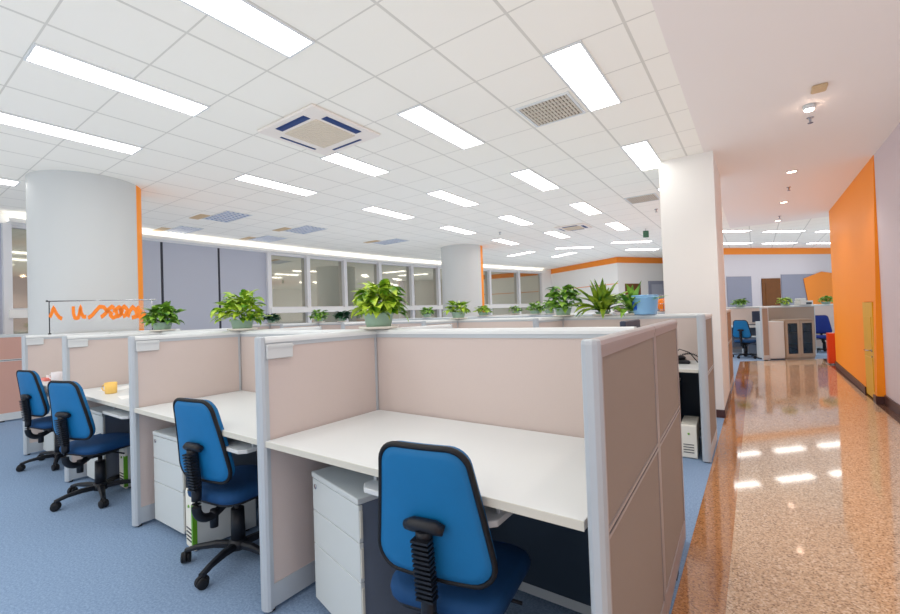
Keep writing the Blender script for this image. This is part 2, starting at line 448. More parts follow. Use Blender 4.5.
# orange pentagon painted on that wall
a, b = on_wall2(11.95, 13.2, .03)
v = Vector((b[0] - a[0], b[1] - a[1], 0)); ang = math.atan2(v.y, v.x)
M = Matrix.Translation((a[0], a[1], 0)) @ Matrix.Rotation(ang, 4, 'Z') @ Matrix.Rotation(PI / 2, 4, 'X')
mb = MB(); mb.prism([(.28, .6), (1.4, .6), (1.4, 2.2), (.75, 2.27), (.0, 2.05)], 0, .012, M=M); struct(mb, 'trim_9', 'orange_band')
def simple_door(name, a, b, z1, m, frame=None):
    v = Vector((b[0] - a[0], b[1] - a[1], 0)); L = v.length; ang = math.atan2(v.y, v.x)
    t = thing(name, '', ''); del t['label'], t['category']; t['kind'] = 'structure'
    t.location = (a[0], a[1], 0); t.rotation_euler = (0, 0, ang)
    mb = MB(); mb.box(.0, L, -.02, .0, 0, z1); mb.box(.12, L - .12, -.026, -.02, 1.2, z1 - .15); mb.box(.12, L - .12, -.026, -.02, .2, 1.05); mb.build('door_leaf', m, t)
    if frame:
        mb = MB(); mb.box(-.12, 0, -.03, .0, 0, z1 + .12); mb.box(L, L + .12, -.03, .0, 0, z1 + .12); mb.box(0, L, -.03, .0, z1, z1 + .12); mb.build('door_frame', frame, t)
    mb = MB(); mb.tube([(L - .08, -.026, 1.0), (L - .08, -.07, 1.0), (L - .18, -.07, 1.0)], .01); mb.build('door_handle', 'chrome', t)
a, b = on_wall2(10.34, 11.05, .011); simple_door('door_2', a, b, 2.08, 'door_brown')
def on_w1b(t0, t1):
    p, q = Vector(W1[1]), Vector(W1[2]); d = (q - p).normalized()
    a, b = p + d * t0, p + d * t1; return away(a, b, .003)
a, b = on_w1b(.3, 1.0); simple_door('door_3', a, b, 2.13, 'door_brown')
a, b = on_w1b(1.5, 2.05); simple_door('door_4', a, b, 2.1, 'slate_light', 'slate')

# ------------------------------------------------------------------ round columns
round_column('wall_round_column', -6.735, 1.83, .56, 46, 100)
round_column('wall_round_column_far', -6.36, 9.85, .56, 2, 60)

# ------------------------------------------------------------------ ceiling fittings
lamp0 = None
def lamp(cx, cy, rz, label, L=1.06):
    global lamp0
    if lamp0 is None:
        t = thing('ceiling_light', label, 'ceiling light', (cx, cy, H), rz, 'rectangular fluorescent ceiling lights')
        mb = MB(); w = .135; l = .54
        mb.box(-l, l, -w, -w + .014, -.012, .001); mb.box(-l, l, w - .014, w, -.012, .001)
        mb.box(-l, -l + .014, -w + .014, w - .014, -.012, .001); mb.box(l - .014, l, -w + .014, w - .014, -.012, .001)
        mb.build('light_frame', 'cap_white', t)
        bx(-l + .014, l - .014, -w + .014, w - .014, -.009, -.001).build('diffuser', 'tube_light', t)
        lamp0 = t; return t
    return dup(lamp0, (cx, cy, H), rz, label)
colname = {-1.0: 'nearest the corridor', -2.352: 'second from the corridor', -3.702: 'third from the corridor', -5.05: 'fourth from the corridor'}
rowname = ['out of view well behind the camera', 'out of view just behind the camera', 'nearest visible row above the front desks', 'second visible row back', 'third visible row back', 'fourth visible row back', 'fifth and farthest straight row']
rows = [-3.06, -0.9, 1.257, 3.417, 5.577, 7.737, 9.9]
for ri, y in enumerate(rows):
    for x, cn in colname.items():
        if ri == 6 and x == -1.0: continue
        lo = lamp(x, y, PI / 2, 'glowing rectangular ceiling light, %s, %s' % (rowname[ri], cn))
        if ri == 3 and x < -3.6 and x > -4: lo.location.y = 3.55; lo.scale = (.78, 1, 1)
lamp(-7.25, 0.75, PI / 2, 'glowing ceiling light at far left edge, left of the big round column')
def lamp2(p, q, label):
    v = Vector((q[0] - p[0], q[1] - p[1])); c = ((p[0] + q[0]) / 2, (p[1] + q[1]) / 2)
    lamp(c[0], c[1], math.atan2(v.y, v.x), label)
lamp2((-3.09, 12.15), (-2.2, 12.9), 'skewed ceiling light just left of the white column, nearer one')
lamp2((-3.13, 13.95), (-2.35, 14.85), 'skewed ceiling light just left of the white column, farther one')
lamp2((-4.57, 12.0), (-3.7, 12.66), 'skewed ceiling light in front of the corner of the orange frieze')
lamp2((-6.29, 12.5), (-5.3, 12.1), 'slanting ceiling light right of the far round column, left one')
lamp2((-5.40, 13.95), (-4.45, 13.33), 'slanting ceiling light right of the far round column, right one')
lamp2((-.85, 12.25), (-.09, 13.0), 'ceiling light beyond the corridor, near row, left by the white column')
lamp2((.25, 13.4), (1.02, 14.2), 'ceiling light beyond the corridor, near row, middle')
lamp2((1.34, 14.5), (2.1, 15.3), 'ceiling light beyond the corridor, near row, right by the orange wall')
lamp2((-.8, 14.9), (-.07, 15.66), 'ceiling light beyond the corridor, far row, left by the white column')
lamp2((.26, 16.0), (1.02, 16.8), 'ceiling light beyond the corridor, far row, middle')
lamp2((1.37, 17.2), (2.1, 17.95), 'ceiling light beyond the corridor, far row, right by the orange wall')

def cassette(x0, x1, y0, y1, label):
    cx, cy = (x0 + x1) / 2, (y0 + y1) / 2; w = (x1 - x0) / 2
    t = thing('cassette_air_conditioner', label, 'air conditioner', (cx, cy, H))
    mb = MB(); mb.box(-w, w, -w, w, -.022, .0, c=.012); mb.build('panel', 'cassette_white', t)
    mb = MB(); g = w * .56; mb.box(-g, g, -g, g, -.030, -.020)
    for i in range(16):
        q = -g + (i + .5) * 2 * g / 16; mb.box(-g + .01, g - .01, q - .004, q + .004, -.034, -.030)
    mb.build('intake_grille', 'beige_grille', t)
    for k in range(4):
        M = Matrix.Rotation(k * PI / 2, 4, 'Z'); mb = MB(); o_ = .66 if k < 2 else .78; mb.box(-w * .5, w * .5, -w * .84, -w * o_, -.026, -.0225, M=M)
        mb.box(-w * .48, w * .48, -w * .80, -w * .785, -.029, -.0262, M=M)
        mb.build('louver', 'louver_navy', t)
cassette(-3.71, -2.89, 2.29, 3.11, 'square ceiling air conditioner with dark slots in the tiled ceiling, near one')
cassette(-3.43, -2.80, 8.96, 9.6, 'small distant square ceiling air conditioner beside a ceiling light')
def eggcrate(x0, x1, y0, y1, label, m='vent_blue', flap=True):
    cx, cy = (x0 + x1) / 2, (y0 + y1) / 2; w, h = (x1 - x0) / 2, (y1 - y0) / 2
    t = thing('ceiling_vent', label, 'ceiling vent', (cx, cy, H), 0, 'square ceiling vents')
    mb = MB(); f = .02
    mb.box(-w, w, -h, -h + f, -.012, .001); mb.box(-w, w, h - f, h, -.012, .001); mb.box(-w, -w + f, -h + f, h - f, -.012, .001); mb.box(w - f, w, -h + f, h - f, -.012, .001)
    mb.build('vent_frame', 'cap_white', t)
    mb = MB(); mb.box(-w + f, w - f, -h + f, h - f, -.0015, .0005); mb.build('backing', 'vent_dark' if m == 'vent_blue' else 'grille_dark', t)
    mb = MB()
    if m == 'vent_blue':
        for i in range(1, 8): q = -w + f + i * 2 * (w - f) / 8; mb.box(q - .017, q + .017, -h + f, h - f, -.010, -.002)
        for i in range(1, 5): q = -h + f + i * 2 * (h - f) / 5; mb.box(-w + f, w - f, q - .017, q + .017, -.0105, -.002)
    else:
        for i in range(14): q = -w + f + (i + .5) * 2 * (w - f) / 14; mb.box(q - .009, q + .009, -h + f, h - f, -.010, -.002)
        for i in range(1, 6): q = -h + f + i * 2 * (h - f) / 6; mb.box(-w + f, w - f, q - .006, q + .006, -.0105, -.002)
    mb.build('louver_grid', m if m == 'vent_blue' else 'grille_slat', t)
    if flap: bx(-w - .12, -w + .3, -h - .16, -h - .01, -.006, .001).build('tan_plate', 'tan_plate', t)
eggcrate(-7.6, -6.78, 3.64, 4.08, 'blue-grey ceiling vent right of the big round column, nearer the desks')
eggcrate(-9.1, -8.4, 3.65, 4.06, 'blue-grey ceiling vent right of the big round column, nearer the grey panels')
eggcrate(-7.58, -6.82, 5.2, 5.7, 'blue-grey ceiling vent above the first dark window, nearer the desks')
eggcrate(-8.9, -8.2, 5.25, 5.75, 'blue-grey ceiling vent above the grey panels, close to the windows')
eggcrate(-7.4, -6.6, 7.5, 7.95, 'pale ceiling vent above the middle windows, left of the far round column')
eggcrate(-1.64, -1.17, 3.48, 3.95, 'beige slatted return grille beside the brightest near ceiling light', 'beige', False)
eggcrate(-1.66, -1.2, 7.45, 7.95, 'beige slatted return grille left of the white square column', 'beige', False)

def downlight(x, y, label):
    t = thing('downlight', label, 'downlight', (x, y, H), 0, 'corridor downlights')
    mb = MB(); mb.lathe([(.052, -.003), (.065, -.003), (.067, -.01), (.058, -.014), (.052, -.010)], n=28, caps=False); mb.build('trim_ring', 'cap_white', t)
    mb = MB(); mb.lathe([(.052, -.006), (.052, -.002)], n=28); mb.build('bulb', 'downlight', t)
downlight(.46, 7.59, 'round recessed corridor downlight, nearest of the three small ones')
downlight(.467, 9.8, 'round recessed corridor downlight, second of the three small ones')
downlight(.45, 11.9, 'round recessed corridor downlight, farthest of the three small ones')
t = thing('spotlight', 'bright round spotlight on the corridor ceiling near the camera', 'spotlight', (.455, 5.148, H))
mb = MB(); mb.lathe([(.045, .0), (.045, -.03), (.03, -.045)], n=24); mb.build('housing', 'cap_white', t)
mb = MB(); mb.lathe([(.034, -.046), (.030, -.052), (.01, -.056)], n=20); mb.build('bulb', 'spot_light', t)
tag(bx(.44, .54, 4.70, 4.83, H - .03, H - .0, c=.008).build('smoke_detector', 'tan_plate'), 'small tan box on the corridor ceiling beside the bright spotlight', 'ceiling sensor')
def sprinkler(x, y, label):
    t = thing('sprinkler', label, 'sprinkler', (x, y, H), 0, 'ceiling sprinklers')
    mb = MB(); mb.lathe([(.03, -.001), (.028, -.008), (.01, -.01), (.009, -.045), (.004, -.05)], n=14); mb.build('stem', 'chrome', t)
    mb = MB(); mb.lathe([(.022, -.052), (.022, -.056)], n=14); mb.build('deflector', 'chrome', t)
sprinkler(.49, 5.5, 'small sprinkler head beside the bright corridor spotlight')
sprinkler(.476, 8.59, 'small sprinkler head between the first two corridor downlights')
sprinkler(.46, 11.3, 'small sprinkler head before the farthest corridor downlight')
sprinkler(-1.40, 8.71, 'small sprinkler head on the tiles just left of the white column')
sprinkler(-4.53, 8.6, 'small sprinkler head on the tiles in the middle of the ceiling')
t = thing('exit_sign', 'small green box sign hanging from the ceiling left of the white column', 'sign', (-1.95, 10.7, H), RZ)
mb = MB(); mb.tube([(0, 0, 0), (0, 0, -.05)], .006); mb.build('hanger', 'chrome', t)
bx(-.06, .06, -.02, .02, -.2, -.05, c=.006).build('sign_body', 'green_sign', t)

# ------------------------------------------------------------------ partitions
TH = .064
ZT = 1.215
def panel(label, p0, p1, fabric='partition_fabric', split=None, post0=False, post1=False, plate=0, frame='frame_grey', cap='cap_white', group=None, z1=ZT, th=TH):
    v = Vector((p1[0] - p0[0], p1[1] - p0[1], 0)); L = v.length; a = math.atan2(v.y, v.x)
    t = thing('partition_panel', label, 'office partition', (p0[0], p0[1], 0), a, group)
    h = th / 2; x0, x1 = (.024 if post0 else 0), (L - .024 if post1 else L)
    mb = MB(); f = .024 if split else .015
    mb.box(x0, x0 + f, -h + .004, h - .004, .015, z1 - .026); mb.box(x1 - f, x1, -h + .004, h - .004, .015, z1 - .026)
    mb.box(x0 + f, x1 - f, -h + .004, h - .004, .02, .12); mb.box(x0 + f, x1 - f, -h + .004, h - .004, z1 - .046, z1 - .026)
    secs = [(.12, z1 - .046)]
    if split:
        mb.box(x0 + f, x1 - f, -h + .004, h - .004, split - .014, split - .004); mb.box(x0 + f, x1 - f, -h + .004, h - .004, split + .004, split + .014)
        secs = [(.12, split - .014), (split + .014, z1 - .046)]
    mb.build('frame', frame, t)
    if split: bx(x0 + .004, x1 - .004, -h + .006, h - .006, split - .005, split + .005).build('seam', 'seam_dark', t)
    for za, zb in secs:
        bx(x0 + f, x1 - f, -h + .008, h - .008, za, zb).build('fabric_panel', fabric, t)
    # rounded top cap
    prof = [(-h, -.027), (h, -.027), (h, -.014), (h * .8, -.004), (h * .4, 0), (-h * .4, 0), (-h * .8, -.004), (-h, -.014)]
    mb = MB(); mb.loft([[(x, y, z1 + z) for y, z in prof] for x in (x0, x1)], smooth=False); mb.build('top_cap', cap, t)
    for flag, xx, sgn in ((post0, 0, 1), (post1, L, -1)):
        if not flag: continue
        pr_ = [(.025, -h), (.025, h), (.018, h), (.007, h * .8), (0, h * .35), (0, -h * .35), (.007, -h * .8), (.018, -h)]
        mb = MB(); rings = []
        for z, k in ((.012, 1), (z1 - .012, 1), (z1 - .003, .93), (z1 + .001, .75)):
            rings.append([(xx + sgn * (.025 - (.025 - x) * k), y * k, z) for x, y in pr_])
        mb.loft(rings, smooth=False); mb.build('end_post', 'frame_grey', t)
        bx(xx + sgn * .035 - .012, xx + sgn * .035 + .012, -.02, .02, 0, .014).build('foot', 'black_plastic', t)
    bx(L * .5 - .03, L * .5 + .03, -.02, .02, 0, .022).build('foot', 'black_plastic', t)
    if plate:
        s = 1 if plate > 0 else -1; xs = .027
        mb = MB(); y0_, y1_ = sorted((s * (h - .002), s * (h + .008)))
        mb.box(xs, xs + .135, y0_, y1_, z1 - .10, z1 - .034, c=.003); mb.box(xs, xs + .135, *sorted((s * (h + .007), s * (h + .013))), z1 - .05, z1 - .042)
        mb.build('name_plate_holder', 'plate_white', t)
    return t
YF, YS = 1.083, 1.841
XD = [-1.800, -3.255, -4.675, -6.055]       # divider centre lines
PA = 'front row partitions'
nm = ['between the first and second front desks from the right', 'between the second and third front desks from the right', 'between the third and fourth front desks from the right', 'at the left end of the front row, beside the fourth desk']
for i, x in enumerate(XD):
    panel('beige fabric cubicle divider with grey end post, ' + nm[i], (x, YF), (x, YS - .03), post0=True, plate=-1, group=PA)
    panel('beige divider on the far side of the front spine, in line behind the one ' + nm[i], (x, YS + .03), (x, 2.6), post1=True, group='rear cubicle dividers')
XR = -.334
rt = lambda y: XR - .042 * (y - YF) / 1.55
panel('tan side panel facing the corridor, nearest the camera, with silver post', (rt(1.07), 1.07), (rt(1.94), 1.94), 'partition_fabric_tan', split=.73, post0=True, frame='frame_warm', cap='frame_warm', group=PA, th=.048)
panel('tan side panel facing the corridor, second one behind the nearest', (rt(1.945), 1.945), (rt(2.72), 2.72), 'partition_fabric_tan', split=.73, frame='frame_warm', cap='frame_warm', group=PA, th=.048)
ends = [-.385] + XD
for i in range(4):
    panel(['beige spine panel behind the front desk nearest the corridor', 'beige spine panel behind the second front desk', 'beige spine panel behind the third front desk', 'beige spine panel behind the fourth, leftmost front desk'][i],
          (ends[i + 1] + .002, YS), (ends[i] - .002, YS), group=PA)
panel('pinkish partition standing alone at the left edge beyond the last chair', (-8.5, .2), (-8.5, 2.4), 'partition_fabric_pink', split=.85, frame='plate_white', cap='plate_white')
# second cluster
BX = [-.40, -1.82, -3.27, -4.72, -6.17, -7.62]; BY = 4.90
for i in range(5):
    panel('beige spine panel of the second row of cubicles, ' + ['nearest the corridor', 'second from the corridor', 'third from the corridor', 'fourth from the corridor', 'leftmost'][i], (BX[i + 1] + .002, BY), (BX[i] - .002, BY), group='second row partitions')
panel('tan end panel of the second row of cubicles beside the corridor floor band', (-.37, 4.14), (-.37, 4.87), 'partition_fabric_tan', split=.72, post0=True, group='second row partitions')
for i, x in enumerate(BX[1:]):
    panel('beige divider of the second row of cubicles, ' + ['nearest the corridor', 'second from the corridor', 'third from the corridor', 'fourth from the corridor', 'leftmost'][i], (x, 4.14), (x, 4.87), post0=True, group='second row partitions')
# third and fourth clusters: tops seen over the others
CX = [-1.05, -2.4, -3.8, -5.2, -6.6, -8.0]; CY = 8.03
for i in range(5):
    panel('beige spine panel of the third row of cubicles, ' + ['nearest the corridor', 'second from the corridor', 'third from the corridor', 'fourth from the corridor', 'leftmost'][i], (CX[i + 1] + .002, CY), (CX[i] - .002, CY), group='third row partitions')
panel('tan end panel showing just behind the right side of the white column', (-.37, 7.5), (-.37, 8.7), 'partition_fabric_tan', split=.72, group='third row partitions')
DX = [-1.9, -3.3, -4.7, -6.1, -7.2]; DY = 11.1
for i in range(4):
    panel('beige spine panel of the fourth row of cubicles, ' + ['nearest the corridor', 'second from the corridor', 'third from the corridor', 'leftmost'][i], (DX[i + 1] + .002, DY), (DX[i] - .002, DY), group='fourth row partitions')

# ------------------------------------------------------------------ desks
def desk(label, x0, x1, y0, y1, group, z=.757):
    t = thing('desk', label, 'desk', ((x0 + x1) / 2, (y0 + y1) / 2, 0), 0, group)
    w, d = (x1 - x0) / 2, (y1 - y0) / 2
    bx(-w, w, -d + .003, d, z - .026, z).build('desktop', 'desk_white', t, bevel=.002)
    bx(-w, w, -d, -d + .003, z - .026, z - .001).build('edge_band', 'desk_edge', t)
    for sx in (-1, 1):
        a, b = sorted((sx * w, sx * (w - .02)))
        mb = MB(); mb.box(a, b, -d + .28, d - .06, z - .085, z - .026); mb.build('bracket', 'frame_grey', t)
    mb = MB(); mb.box(-w + .02, w - .02, d - .05, d - .03, .10, z - .026); mb.build('modesty_panel', 'case_dark', t)  # dark colour puts the shade under the desk into the panel
    mb = MB()
    for sx in (-1, 1):
        q = sx * (w - .045); mb.box(q - .015, q + .015, d - .09, d - .05, 0, z - .026)
    mb.build('leg', 'frame_grey', t)
    return t
dn = ['empty white desk nearest the camera, beside the corridor panel', 'white desk in the second front cubicle from the right', 'white desk with papers and a yellow cup, third from the right', 'white desk with a white mug in the leftmost front cubicle']
e2 = [-.36] + XD
for i in range(4):
    xr_ = -.370 if i == 0 else XD[i - 1] - .0325
    desk(dn[i], XD[i] + .0325, xr_, YF + .012, YS - .0325, 'front row desks')
desk('white desk behind the front cubicles, in the second row next to the corridor', BX[1] + .0325, -.405, 4.17, 4.867, 'second row desks')
desk('white desk in the second cubicle of the second row, behind the front spine', BX[2] + .0325, BX[1] - .0325, 4.17, 4.867, 'second row desks')

# ------------------------------------------------------------------ drawer pedestals
def pedestal(label, x, y, rz, w=.42, d=.48, h=.60):
    """x, y = front centre"""
    t = thing('drawer_pedestal', label, 'drawer cabinet', (x, y, 0), rz, 'grey drawer pedestals')
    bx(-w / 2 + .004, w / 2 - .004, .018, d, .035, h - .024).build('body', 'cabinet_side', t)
    bx(-w / 2, w / 2, -.004, d + .004, h - .024, h).build('top', 'cabinet_grey', t, bevel=.004)
    zs = [.035, .28, .43, h - .027]
    for a, b in zip(zs[:-1], zs[1:]):
        o = bx(-w / 2 + .002, w / 2 - .002, 0, .018, a + .0015, b - .0015, c=.002).build('drawer', 'cabinet_grey', t)
        bx(w / 2 - .002, w / 2 + .004, .004, .014, a + .02, b - .02).build('pull_edge', 'desk_edge', o)
    mb = MB(); mb.lathe([(.011, 0), (.011, .004), (.006, .004)], n=14, M=Matrix.Translation((-w / 2 + .035, 0, h - .06)) @ Matrix.Rotation(PI / 2, 4, 'X')); mb.build('lock', 'chrome', t)
    for sx in (-1, 1):
        for yy in (.05, d - .05):
            mb = MB(); mb.lathe([(.018, -.01), (.018, .01)], n=14, M=Matrix.Translation((sx * (w / 2 - .05), yy, .018)) @ Matrix.Rotation(PI / 2, 4, 'Y')); mb.box(sx * (w / 2 - .05) - .006, sx * (w / 2 - .05) + .006, yy - .01, yy + .01, .018, .04); mb.build('caster', 'black_plastic', t)
    return t
pedestal('grey three-drawer pedestal turned slightly under the nearest front desk', -1.45, 1.20, math.radians(-14))
pedestal('grey drawer pedestal under the second front desk, left of the white computer', -2.985, 1.185, math.radians(1), w=.39)
pedestal('grey drawer pedestal under the third front desk, behind the second blue chair', -4.40, 1.21, math.radians(1), w=.38)
pedestal('grey drawer pedestal under the leftmost front desk', -5.80, 1.22, 0, w=.38)
pedestal('grey drawer pedestal under the second row desk by the corridor', -.80, 4.26, 0, w=.38)

def tower(label, x, y, rz, green=True, w=.11, d=.36, h=.34):
    t = thing('computer_tower', label, 'computer', (x, y, 0), rz)
    bx(-w / 2, w / 2, .02, d, .012, h - .006).build('case', 'cabinet_grey' if green else 'tower_white', t, bevel=.004)
    mb = MB(); rings = []
    for yy, k in ((.02, 1.0), (.006, 1.0), (0, .93)):
        rings.append([(sx * w / 2 * k, yy, (h / 2) + sz * (h / 2 - .006) * k) for sx, sz in ((-1, -1), (1, -1), (1, 1), (-1, 1))])
    mb.loft(rings, smooth=False); mb.build('front_bezel', 'tower_white', t)
    if green: bx(w / 2 - .018, w / 2 + .0015, -.002, .022, .02, h - .08).build('green_stripe', 'tower_green', t)
    mb = MB()
    for k in range(4): mb.box(-w * .35, w * .3, -.003, .001, .05 + k * .022, .056 + k * .022)
    mb.build('vent_slots', 'seam_dark', t)
    mb = MB(); mb.lathe([(.009, 0), (.007, .006)], n=12, M=Matrix.Translation((0, .0, h * .72)) @ Matrix.Rotation(PI / 2, 4, 'X')); mb.build('power_button', 'tower_green', t)
    bx(-w / 2 + .01, w / 2 - .01, .04, .06, 0, .013).build('foot', 'black_plastic', t); bx(-w / 2 + .01, w / 2 - .01, d - .06, d - .04, 0, .013).build('foot', 'black_plastic', t)
tower('white computer tower with green stripe on the carpet behind the nearest left chair', -2.655, 1.16, math.radians(-6))
tower('cream computer tower on the carpet under the second row desk by the corridor', -.50, 4.20, math.radians(2), green=False, w=.12, h=.29)
tower('computer tower under the second desk farther left, mostly hidden by the chair', -4.10, 1.30, 0, green=True, w=.11, h=.34)

def keytray(label, x, y, w=.50):
    t = thing('keyboard_tray', label, 'keyboard tray', (x, y, 0), 0, 'keyboard trays under the desks')
    M = Matrix.Identity(4)
    pl = [(-w / 2 + .03, -.12), (w / 2 - .03, -.12), (w / 2, -.09), (w / 2, .12), (-w / 2, .12), (-w / 2, -.09)]
    mb = MB(); mb.prism(pl, .655, .675); mb.build('tray', 'plate_white', t, bevel=.004)
    mb = MB()
    for sx in (-1, 1): mb.box(sx * (w / 2 - .02) - .006, sx * (w / 2 - .02) + .006, -.05, .12, .675, .731)
    mb.build('slide', 'frame_grey', t)
keytray('pale keyboard tray slung under the nearest front desk, behind the chair', -.92, 1.226, .56)
keytray('pale keyboard tray slung under the second front desk', -2.20, 1.226, .42)
keytray('pale keyboard tray slung under the third front desk', -3.66, 1.226, .42)
keytray('pale keyboard tray slung under the leftmost front desk', -5.25, 1.226, .42)

# ------------------------------------------------------------------ office chairs
def outline(hw0, hw1, h, r, n=6):
    """rounded trapezoid, bottom half-width hw0, top half-width hw1, centred vertically"""
    cs = [(-hw0, -h / 2), (hw0 * 1.0, -h / 2), (hw1, h / 2), (-hw1, h / 2)]
    out = []
    m = len(cs)
    for i in range(m):
        p = Vector(cs[i]); a = (Vector(cs[i - 1]) - p).normalized(); b = (Vector(cs[(i + 1) % m]) - p).normalized()
        half = math.acos(max(-1, min(1, a.dot(b)))) / 2; t = r / math.tan(half)
        c = p + (a + b).normalized() * (r / math.sin(half))
        s0 = p + a * t; s1 = p + b * t
        a0 = math.atan2(s0.y - c.y, s0.x - c.x); a1 = math.atan2(s1.y - c.y, s1.x - c.x)
        dd = (a1 - a0 + PI) % (2 * PI) - PI
        for k in range(n + 1):
            q = a0 + dd * k / n; out.append((c.x + r * math.cos(q), c.y + r * math.sin(q)))
    res = []
    for i, p in enumerate(out):   # subdivide long runs
        q = out[(i + 1) % len(out)]; L = math.hypot(q[0] - p[0], q[1] - p[1]); k = max(1, int(L / .04))
        for j in range(k): res.append((p[0] + (q[0] - p[0]) * j / k, p[1] + (q[1] - p[1]) * j / k))
    return res
def make_chair(label, loc, rz, group, fabric='blue_fabric', shell='blue_shell', back_h=.42, cat='chair'):
    t = thing('office_chair', label, cat, loc, rz, group)
    ol = outline(.205, .138, back_h, .065)
    tilt = Matrix.Translation((0, -.215, .698)) @ Matrix.Rotation(math.radians(9), 4, 'X')
    def P(u, v, dd):    # curved back: wraps towards the sitter at the sides
        return tilt @ Vector((u, dd + u * u * .4 - .9 * (v) * (v) * .12, v))
    def dome(d0, ds, name, m, par=None):
        mb = MB(); rings = [[P(u * k, v * k, d) for u, v in ol] for k, d in ds]; mb.loft(rings, caps=False)
        last = rings[-1]; n = len(last); c = sum((Vector(p) for p in last), Vector()) / n
        mb.add([c] + last, [(0, i + 1, (i + 1) % n + 1) for i in range(n)], True)
        return mb.build(name, m, par or t)
    dome(0, [(1.0, 0), (1.0, .012), (.985, .026), (.93, .035), (.8, .04), (.5, .042), (.2, .043)], 'backrest', fabric)
    dome(0, [(.985, .0), (.96, -.012), (.85, -.016), (.5, -.018), (.2, -.018)], 'back_shell', shell)
    mb = MB(); pts = [P(u * 1.0, v * 1.0, -.004) for u, v in ol]; n = len(pts); rings = []
    for i, p in enumerate(pts):
        tg = (pts[(i + 1) % n] - pts[i - 1]).normalized(); out = tg.cross(tilt.to_3x3() @ Vector((0, 1, 0))).normalized(); yv = out.cross(tg).normalized()
        rings.append([p + .0085 * (math.cos(2 * PI * k / 8) * out + 1.3 * math.sin(2 * PI * k / 8) * yv) for k in range(8)])
    rings.append(rings[0]); mb.loft(rings, caps=False); mb.build('piping', 'dark_rubber', t)
    # T pad and curved support bar
    mb = MB()
    for q in (0,):
        mb.tube([P(-.062, -.03, -.033), P(-.036, -.020, -.038), P(.036, -.020, -.038), P(.062, -.03, -.033)], [.015, .021, .021, .015], n=12)
    p = P(0, -.03, -.04)
    path = [p, P(0, -.12, -.044), P(0, -.20, -.044), (0, -.232, .40), (0, -.232, .345), (0, -.205, .305), (0, -.15, .292), (0, -.06, .33), (0, .0, .355)]
    path = [Vector(q) for q in path]; fine = []
    for i in range(len(path) - 1):
        a_, b_, c_, d_ = path[max(i - 1, 0)], path[i], path[i + 1], path[min(i + 2, len(path) - 1)]
        for k in range(4):
            u = k / 4; fine.append(.5 * ((2 * b_) + (c_ - a_) * u + (2 * a_ - 5 * b_ + 4 * c_ - d_) * u * u + (3 * b_ - a_ - 3 * c_ + d_) * u ** 3))
    fine.append(path[-1]); nf = len(fine)
    mb.tube(fine, [.025 - .005 * i / nf for i in range(nf)], n=14)
    for k in range(13):
        v = -.055 - k * .015; c = P(0, v, -.048 + .0); mb.box(-.028, .028, c.y - .0285, c.y + .01, c.z - .0035, c.z + .0035)
    mb.build('support_bar', 'black_plastic', t)
    # seat
    so = outline(.19, .215, .42, .09)
    mb = MB(); rings = []
    for k, z in ((.93, .372), (1.0, .382), (1.015, .40), (.99, .418), (.9, .43), (.6, .434), (.25, .432)):
        rings.append([(u * k, v * k + .02, z - .018 * max(0, (v * k - .1)) / .1 * .6) for u, v in so])
    mb.loft(rings, caps=False); n = len(so); last = rings[-1]
    c = sum((Vector(q) for q in last), Vector()) / n; mb.add([c] + last, [(0, i + 1, (i + 1) % n + 1) for i in range(n)], True)
    mb.build('seat', 'seat_fabric_shaded' if fabric == 'blue_fabric' else fabric, t)
    mb = MB(); mb.loft([[(u * k, v * k + .02, z) for u, v in so] for k, z in ((.7, .352), (.95, .364), (.95, .374))], caps=True); mb.build('seat_pan', 'black_plastic', t)
    mb = MB(); mb.box(-.06, .06, -.10, .10, .315, .353, c=.01); mb.tube([(.05, .02, .335), (.17, .03, .33), (.21, .03, .328)], .006); mb.lathe([(.02, -.07), (.022, .0), (.018, .02)], n=12, c=(.0, -.14, .30)); mb.build('mechanism', 'black_plastic', t)
    mb = MB(); mb.lathe([(.037, .085), (.034, .27), (.026, .27)], n=20); mb.lathe([(.015, .19), (.015, .32)], n=14); mb.build('gas_column', 'black_plastic', t)
    mb = MB(); mb.lathe([(.045, .055), (.05, .07), (.048, .095), (.034, .11)], n=20); mb.build('hub', 'black_plastic', t)
    for k in range(5):
        a = 2 * PI * k / 5 + .716; ca, sa = math.cos(a), math.sin(a)
        mb = MB(); rings = []
        for r_, zc, w, hh in ((.03, .078, .022, .018), (.12, .085, .02, .016), (.21, .078, .016, .012), (.275, .064, .015, .010)):
            rings.append([(r_ * ca - s_ * w * sa, r_ * sa + s_ * w * ca, zc + q * hh) for s_, q in ((-1, -.8), (1, -.8), (1, .4), (.5, 1), (-.5, 1), (-1, .4))])
        mb.loft(rings, smooth=False); lg = mb.build('base_leg', 'black_plastic', t)
        mb = MB(); M = Matrix.Translation((.272 * ca, .272 * sa, 0)) @ Matrix.Rotation(a + .9 * k, 4, 'Z')
        for s_ in (-1, 1):
            mb.lathe([(.010, -.009), (.026, -.009), (.028, 0), (.026, .009), (.010, .009)], n=16, M=M @ Matrix.Translation((0, s_ * .013, .028)) @ Matrix.Rotation(PI / 2, 4, 'X'))
        mb.lathe([(.031, -.007), (.031, .007)], n=14, M=M @ Matrix.Translation((.004, 0, .033)) @ Matrix.Rotation(PI / 2, 4, 'X'))
        mb.tube([M @ Vector((0, 0, .045)), M @ Vector((0, 0, .066))], .008); mb.build('caster', 'dark_rubber', lg)
    return t
R = math.radians
CG = 'blue task chairs in the front cubicles'
c0 = make_chair('blue office chair with black piped back, nearest the camera at the empty desk', (-.86, 1.245, 0), R(11), CG)
c2_ = dup(c0, (-2.335, 1.27, 0), R(9), 'blue office chair beside the white computer tower, second from the right')
for ch in c2_.children:
    if ch.name.startswith('base_leg'): ch.rotation_euler.z = R(28)
dup(c0, (-4.06, 1.15, 0), R(18), 'blue office chair at the desk with the yellow cup, third from the right')
